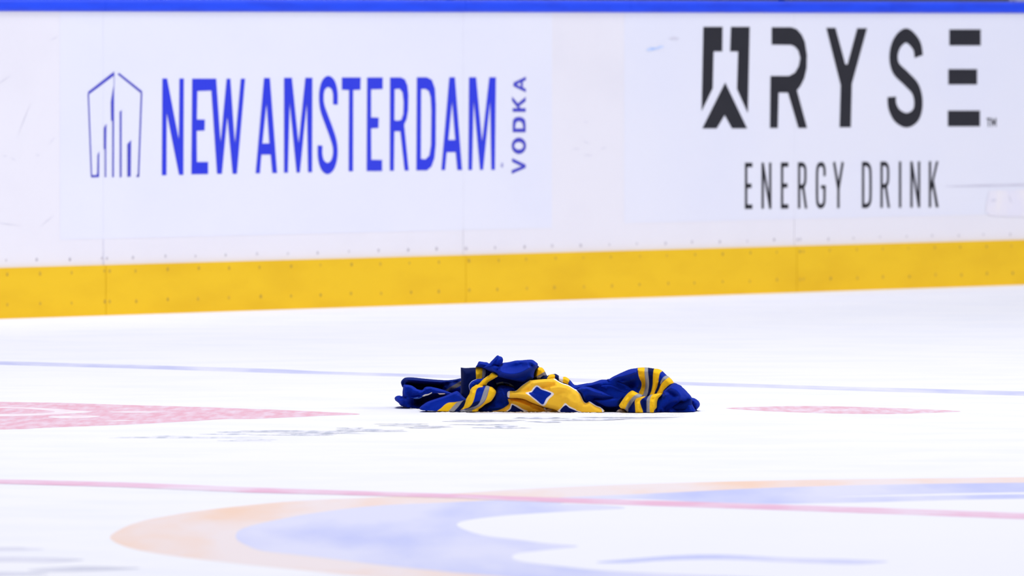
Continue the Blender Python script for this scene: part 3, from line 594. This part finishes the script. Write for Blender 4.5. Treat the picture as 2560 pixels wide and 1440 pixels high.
cloth('cuff', Z7((-30, 1340), (60, 1262), (140, 1235), (240, 1285), (320, 1330), (335, 1372), (-30, 1372)), -0.05, .02, 5, (196, 186, 184), [((215, 170, 80), Z7((60, 1262), (140, 1235), (200, 1262), (110, 1280)))], (), gy=1034.4, wr_amp=.002, back=.02, label='pale lining edge under the striped cuff')
# shoulder bands at the top right of the heap
cloth('shoulder_stripe', Z4((1200, 840), (1215, 700), (1250, 560), (1300, 440), (1335, 425), (1395, 482), (1480, 500), (1540, 570), (1615, 720), (1640, 800), (1500, 900), (1250, 900)), 0.035, .04, 9, NAVY,
      [(YEL, Z4((1200, 800), (1225, 650), (1275, 540), (1340, 525), (1400, 470), (1520, 470), (1570, 600), (1545, 645), (1420, 715), (1300, 780)), 'flat'),
       ((120, 116, 128), Z4((1310, 780), (1420, 715), (1545, 645), (1640, 700), (1620, 745), (1500, 750), (1400, 790), (1330, 800)), 'flat'),
       (GREY, Z4((1310, 790), (1400, 770), (1500, 750), (1440, 800), (1420, 850), (1320, 850)), 'flat')], (), gy=1200, wr_amp=.003)
cloth('shoulder_stripe', Z4((1400, 900), (1440, 800), (1530, 755), (1640, 762), (1680, 740), (1760, 713), (1860, 702), (1920, 702), (2020, 758), (2150, 790), (2220, 792), (2310, 838), (2380, 905), (2500, 1040), (2600, 1080), (2600, 1300), (2200, 1100), (1800, 950)), 0.02, .03, 8, NAVY,
      [(YEL, Z4((1640, 870), (1690, 750), (1690, 700), (1870, 725), (1880, 800), (1870, 880)), 'flat'), (PALE, Z4((2012, 740), (2145, 770), (2140, 990), (2015, 910)), 'sharp'), (YEL, Z4((2145, 770), (2240, 770), (2365, 850), (2345, 1060), (2240, 1010), (2138, 970)), 'sharp'),
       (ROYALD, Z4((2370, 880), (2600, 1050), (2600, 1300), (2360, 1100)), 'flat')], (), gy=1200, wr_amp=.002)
# striped panel standing up left of the collar
cloth('sleeve', Z2((190, 645), (205, 622), (290, 632), (400, 640), (600, 628), (780, 618), (860, 585), (1000, 570), (1200, 620), (1500, 800)) + Z3((2000, 100), (2100, 500), (1700, 1000), (1200, 1000), (950, 640), (935, 450), (928, 300), (926, 60)),
      0.02, .03, 14, NAVY,
      [(YEL, Z2((795, 560), (870, 540), (1070, 540), (1052, 850), (1040, 1068), (950, 1120), (808, 1130), (795, 850)), 'sharp'), (GREY, Z2((1078, 540), (1200, 560), (1192, 850), (1170, 980), (1060, 1080), (1055, 850)), 'sharp')],
      [(Z2((450, 640), (450, 1100)), 12, .006), (Z2((900, 700), (900, 1050)), 9, .006)], gy=1200, wr_amp=.003, back=.08, label='dark blue sleeve panel with upright yellow and grey stripes')
# fold of the body between the twisted band and the number
cloth('body', Z3((1300, 1130), (1500, 1000), (1880, 800), (2000, 560), (2060, 420), (2110, 340), (2200, 290), (2350, 300), (2500, 335), (2640, 420), (2640, 600), (2640, 1130)),
      -0.005, .04, 14, ROYAL, (),
      [(Z3((2210, 380), (2280, 540), (2380, 720)), 8, .014), (Z3((2130, 430), (2090, 620)), 7, .01), (Z3((2120, 340), (2240, 350), (2330, 420)), 4, -.016), (Z3((1850, 950), (2100, 900), (2350, 880)), 9, -.014), (Z3((1700, 1060), (2000, 1010), (2300, 990)), 8, .008)],
      gy=1028, wr_amp=.005, label='blue fold of the jersey body at the centre')
cloth('sleeve', Z3((1780, 330), (1900, 275), (2050, 225), (2250, 185), (2450, 215), (2620, 320), (2600, 400), (2350, 330), (2150, 330), (2050, 420), (1960, 420)), 0.07, .02, 8, (84, 84, 84),  # stripe colours darkened to hold the shade of the hollow
      [(NAVY, Z3((2300, 150), (2480, 215), (2440, 300), (2300, 260)), 'flat'), ((190, 120, 30), Z3((2360, 265), (2480, 300), (2560, 340), (2440, 330)), 'flat')], (), gy=1200, wr_amp=.003, label='grey stripe with painted shade inside the fold')
cloth('fold', Z3((2070, 560), (2090, 450), (2140, 370), (2210, 360), (2260, 440), (2330, 560), (2400, 680), (2440, 800), (2450, 880), (2300, 900), (2180, 800), (2100, 700)), -.030, .026, 10, ROYAL, (), (), back=.02, gy=1200, wr_amp=.003, tilt=-.3)
# front flap and the twisted striped band
cloth('sleeve', Z1((880, 1150), (1000, 1040), (1150, 950), (1400, 860), (1700, 762), (1900, 672), (2050, 613), (2125, 627), (2200, 700)) + Z3((1000, 655), (1080, 720), (1180, 800), (1250, 1135), (600, 1130), (0, 1115)) + Z1((950, 1222)),
      -0.04, .04, 13, ROYAL,
      [(YEL, Z3((150, 1150), (185, 1105), (300, 1020), (420, 910), (540, 852), (720, 838), (860, 816), (780, 862), (640, 1010), (520, 1150))), (GREY, Z3((520, 1150), (640, 1010), (780, 862), (860, 816), (960, 793), (1075, 770), (970, 850), (850, 980), (700, 1150))),
       (NAVY, Z3((700, 1160), (850, 980), (1000, 790), (1120, 770), (1060, 960), (900, 1160)), 'flat')],
      [(Z1((1100, 1080), (1500, 930), (1900, 830), (2100, 800)), 10, -.006), (Z1((1100, 1010), (1500, 870), (1900, 740), (2080, 680)), 7, .006), (Z3((820, 560), (940, 700), (1080, 760)), 6, .01)],
      gy=1028, wr_amp=.004, label='flat front sleeve fold with yellow and grey stripe')
cloth('stripe_band', Z3((1218, 480), (1188, 400), (1176, 320), (1195, 250), (1275, 160), (1400, 105), (1560, 85), (1720, 60), (1680, 160), (1600, 260), (1450, 350), (1300, 440)), -0.045, .016, 7, ROYAL,
      [((190, 200, 226), Z3((1225, 500), (1190, 400), (1178, 310), (1210, 230), (1290, 150), (1410, 100)), 'line', 1.1)], [(Z3((1260, 320), (1380, 220)), 6, .006)], gy=1200, wr_amp=.002, back=.03, tape=0)  # pale line is a painted rim light along the left edge
cloth('stripe_band', Z3((1310, 340), (1480, 240), (1600, 130), (1770, 0)) + Z2((1310, 935), (1440, 815), (1560, 850), (1680, 960), (1560, 1050)) + Z3((1800, 200), (1730, 310), (1600, 370), (1480, 420), (1380, 470)), -0.055, .016, 8, YEL,
      [((255, 222, 140), Z3((1450, 262), (1600, 128), (1770, 0)) + Z2((1430, 825)), 'line', .7), ((255, 222, 140), Z2((1650, 975), (1560, 1050)) + Z3((1800, 200), (1740, 300)), 'line', .7)], (), gy=1200, wr_amp=.002, back=.03, tape=0, m=M_twill, label='yellow strap rising under the collar')
cloth('stripe_band', Z3((905, 1080), (1000, 980), (1050, 860), (1085, 750), (1140, 650), (1195, 560), (1215, 470), (1270, 375), (1340, 325), (1430, 275), (1560, 305), (1700, 318), (1770, 306), (1860, 335), (1920, 350), (1985, 400), (2048, 485), (2030, 600), (1965, 720), (1880, 820), (1720, 905), (1600, 1000), (1500, 1070), (1430, 1130), (900, 1130)),
      -0.07, .035, 12, ROYAL,
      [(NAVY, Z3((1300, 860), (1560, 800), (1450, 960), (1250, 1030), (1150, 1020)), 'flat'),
       (YEL, Z3((880, 1090), (1010, 960), (1060, 840), (1090, 730), (1150, 620), (1180, 540), (1210, 440), (1270, 340), (1440, 240), (1600, 290), (1620, 345), (1490, 372), (1425, 440), (1392, 560), (1352, 720), (1305, 850), (1240, 950), (1160, 1015), (1050, 1050))),
       (GREY, Z3((1735, 300), (1790, 290), (1855, 330), (1830, 400), (1790, 520), (1740, 680), (1680, 800), (1580, 900), (1480, 985), (1380, 1040), (1300, 1080), (1280, 1160), (880, 1160), (930, 1100), (1100, 1065), (1250, 1010), (1400, 960), (1500, 880), (1560, 760), (1610, 620), (1655, 480))),
       (YEL, Z3((1855, 325), (1930, 330), (2030, 410), (2070, 490), (2000, 650), (1900, 800), (1780, 885), (1600, 1010), (1430, 1160), (1290, 1160), (1300, 1080), (1400, 1040), (1560, 940), (1690, 810), (1760, 660), (1800, 520), (1835, 400)))],
      [(Z3((1330, 420), (1280, 600), (1180, 800)), 8, .010), (Z3((1500, 450), (1480, 620), (1420, 850)), 10, .008), (Z3((1000, 1090), (1200, 1060), (1400, 1000)), 6, -.014)],
      gy=1028, wr_amp=.003, back=.04, label='twisted band with broad yellow and grey stripes')
# the number on the body
DARK = (10, 22, 96)
cloth('body', Z5((370, 720), (500, 700), (900, 730), (1100, 820), (1300, 900), (1500, 980), (1700, 1000), (1990, 1060), (2100, 1138), (0, 1128), (40, 1105), (150, 1060), (270, 1000), (405, 890), (385, 800)), -0.045, .025, 9, (253, 190, 48),
      [(WHT, Z5((360, 1135), (430, 1050), (485, 900), (540, 893), (700, 955), (850, 1055), (1000, 1135)), 'flat'), (DARK, Z5((400, 1145), (470, 1050), (518, 925), (600, 958), (720, 1030), (880, 1145)), 'flat'),
       (WHT, Z5((1520, 990), (1600, 1010), (1640, 1100), (1560, 1090)), 'flat'), ((60, 20, 20), Z5((1585, 1030), (1680, 1045), (1600, 1072)), 'flat'), ((226, 200, 170), Z5((1600, 1085), (1700, 1050), (1800, 1080), (1700, 1138), (1570, 1138)), 'flat')],
      [(Z5((440, 800), (700, 830), (950, 920), (1200, 1020)), 8, .012), (Z5((420, 740), (700, 760), (1000, 860), (1300, 980), (1500, 1040)), 6, -.012)], gy=1028, wr_amp=.002, back=.04, m=M_twill, tape=0, label='lower lobe of the yellow number folded under')
W_ = WHT
cloth('number_patch', Z5((366, 670), (354, 580), (368, 510), (430, 480), (630, 470), (830, 300), (1045, 155), (1150, 130), (1400, 110), (1650, 92), (1870, 80), (2000, 160), (2150, 235), (2320, 290), (2560, 440)) +
      Z6((480, 640), (600, 755), (645, 850), (700, 975), (762, 1040), (830, 1032), (895, 1003), (1080, 1120), (1240, 1190), (1300, 1322), (600, 1322), (0, 1318)) + Z5((2000, 1140), (1850, 1080), (1600, 1010), (1500, 985), (1300, 915), (1100, 838), (900, 748), (700, 712), (500, 708), (430, 700)),
      -0.075, .035, 13, (255, 200, 56),
      [(PALE, Z5((620, 475), (830, 300), (1045, 152)), 'line', 1.1, 'flat'), (W_, Z5((350, 600), (360, 500), (430, 478), (437, 560), (425, 640), (420, 700), (360, 690)), 'flat'),
       (W_, Z5((1870, 84), (2000, 165), (2150, 240), (2320, 295), (2560, 445)) + Z6((480, 648), (590, 750)), 'line', 1.9, 'flat'), (W_, Z6((590, 750), (645, 860), (700, 975), (762, 1040)), 'line', 1.1, 'flat'),
       (W_, Z6((870, 990), (1080, 1118), (1245, 1190), (1300, 1330)), 'line', 2.2, 'flat'),
       (W_, Z5((945, 540), (1110, 490), (1200, 370), (1320, 298), (1480, 400), (1660, 462), (1855, 570), (1690, 740), (1520, 962), (1250, 780), (1060, 620)), 'flat'),
       (ROYAL, Z5((1050, 555), (1150, 510), (1240, 395), (1318, 345), (1450, 430), (1650, 500), (1768, 570), (1615, 720), (1497, 912), (1300, 768)), 'flat'),
       (W_, Z5((1990, 1160), (2110, 1000), (2215, 868), (2340, 965), (2560, 1070)) + Z6((480, 1270), (640, 1335)), 'flat'),
       (DARK, Z5((2060, 1150), (2215, 935), (2350, 1020), (2560, 1112)) + Z6((560, 1340)), 'flat')],
      [(Z5((1080, 260), (1400, 200), (1800, 160)), 8, .008), (Z5((1400, 360), (1700, 310), (1950, 270)), 6, -.010), (Z5((1650, 420), (1950, 370), (2300, 400)), 7, .010),
       (Z5((420, 560), (700, 570), (1000, 620), (1200, 700)), 7, .012), (Z5((600, 500), (850, 490), (1100, 420)), 5, -.008), (Z5((1060, 600), (1300, 600), (1550, 660)), 4, .005), (Z5((1150, 540), (1500, 600)), 4, -.004),
       (Z5((1900, 600), (2200, 650), (2500, 800)), 14, .006), (Z6((120, 900), (400, 1020), (700, 1120)), 12, .006)],
      gy=1029, wr_amp=.002, back=.06, m=M_twill, tape=0, label='yellow number patch with white edging and blue diamonds')
# collar heaped on top
collar = cloth('collar', Z2((778, 612), (835, 520), (900, 395), (950, 375), (1150, 402), (1230, 408), (1320, 455), (1500, 560), (1500, 800), (1300, 760), (1180, 690), (1080, 645), (960, 612), (860, 600)), -0.005, .03, 11, ROYAL, (), [(Z2((900, 480), (1200, 470)), 7, .006)], gy=1200, wr_amp=.003, label='bright blue collar fold at left')
cloth('collar', Z2((1060, 622), (1200, 540), (1330, 470), (1500, 430), (1700, 500), (1862, 428)) + Z4((235, 343), (420, 320), (620, 274), (800, 265), (1050, 244), (1180, 254), (1262, 310), (1332, 370), (1336, 430), (1318, 500), (1270, 560), (1232, 640), (1210, 740), (1190, 850), (1030, 915), (900, 965), (650, 930), (420, 880), (200, 830), (60, 795)) + Z2((1600, 905), (1450, 805), (1300, 740), (1160, 660)),
      -0.02, .05, 12, ROYAL, (),
      [(Z2((1650, 700), (1800, 760)) + Z4((200, 640), (350, 680), (560, 690), (760, 650), (960, 560), (1150, 430)), 8, .026), (Z4((200, 470), (500, 480), (800, 420), (1000, 360)), 12, -.020),
       (Z2((1150, 640), (1400, 740), (1650, 860), (1900, 930)), 6, .004), (Z4((700, 320), (950, 300), (1150, 320)), 5, .006), (Z4((200, 780), (600, 840), (1000, 820)), 6, -.012)],
      gy=1200, wr_amp=.003, back=.09, label='large blue collar fold on top of the heap')
cloth('collar', Z2((1200, 590), (1315, 470), (1460, 320), (1600, 170), (1675, 128), (1735, 165), (1820, 190), (1868, 245), (1882, 320), (1862, 430), (1800, 530), (1740, 610), (1640, 660), (1500, 690), (1350, 650)), -0.06, .022, 8, ROYAL,
      [(NAVY, Z2((1530, 590), (1640, 560), (1760, 540), (1740, 610), (1640, 655)), 'flat')],  # navy patch paints the shade of the hollow in the knot
      [(Z2((1420, 520), (1520, 380), (1640, 230)), 4, .006), (Z2((1540, 430), (1660, 280), (1740, 190)), 3, -.007), (Z2((1620, 450), (1760, 260)), 4, .005), (Z2((1560, 600), (1740, 580)), 5, -.016), (Z2((1500, 620), (1530, 480)), 4, -.006)],
      gy=1200, wr_amp=.002, back=.03, label='knotted blue tip sticking up')
# shaved ice pushed up along the jersey
sv = []; sf = []; r3 = random.Random(8)
def lump(c, r, h):
    b = len(sv); n = 7
    for j, (q, zz) in enumerate(((1, 0), (.75, .6))):
        for k in range(n):
            a = 2 * math.pi * k / n; s = r3.uniform(.75, 1.2); sv.append((c[0] + r * q * s * math.cos(a) * 1.8, c[1] + r * q * s * math.sin(a), h * zz * s))
    sv.append((c[0], c[1], h)); sf.extend([(b + k, b + (k + 1) % n, b + n + (k + 1) % n, b + n + k) for k in range(n)] + [(b + n + k, b + n + (k + 1) % n, b + 2 * n) for k in range(n)])
edge_pts = [(992, 1016.5), (1010, 1018), (1040, 1022), (1056, 1027.5), (1100, 1030.5), (1300, 1031), (1420, 1031), (1520, 1034), (1560, 1036), (1680, 1037), (1712, 1037.5)]
for i in range(len(edge_pts) - 1):
    (x0, y0), (x1, y1) = edge_pts[i], edge_pts[i + 1]; k = int((x1 - x0) / 1.4)
    for j in range(k):
        t = (j + r3.random()) / k; c = ice(x0 + (x1 - x0) * t, y0 + (y1 - y0) * t + r3.uniform(-.5, 1.2)); s = r3.random() ** 3
        lump(c, .0015 + .003 * r3.random(), .0006 + .0022 * s)
tag(obj('ice_shavings', sv, sf, M_snow, smooth=True), 'thin crumbs of shaved ice along the foot of the jersey', 'ice', kind='stuff')
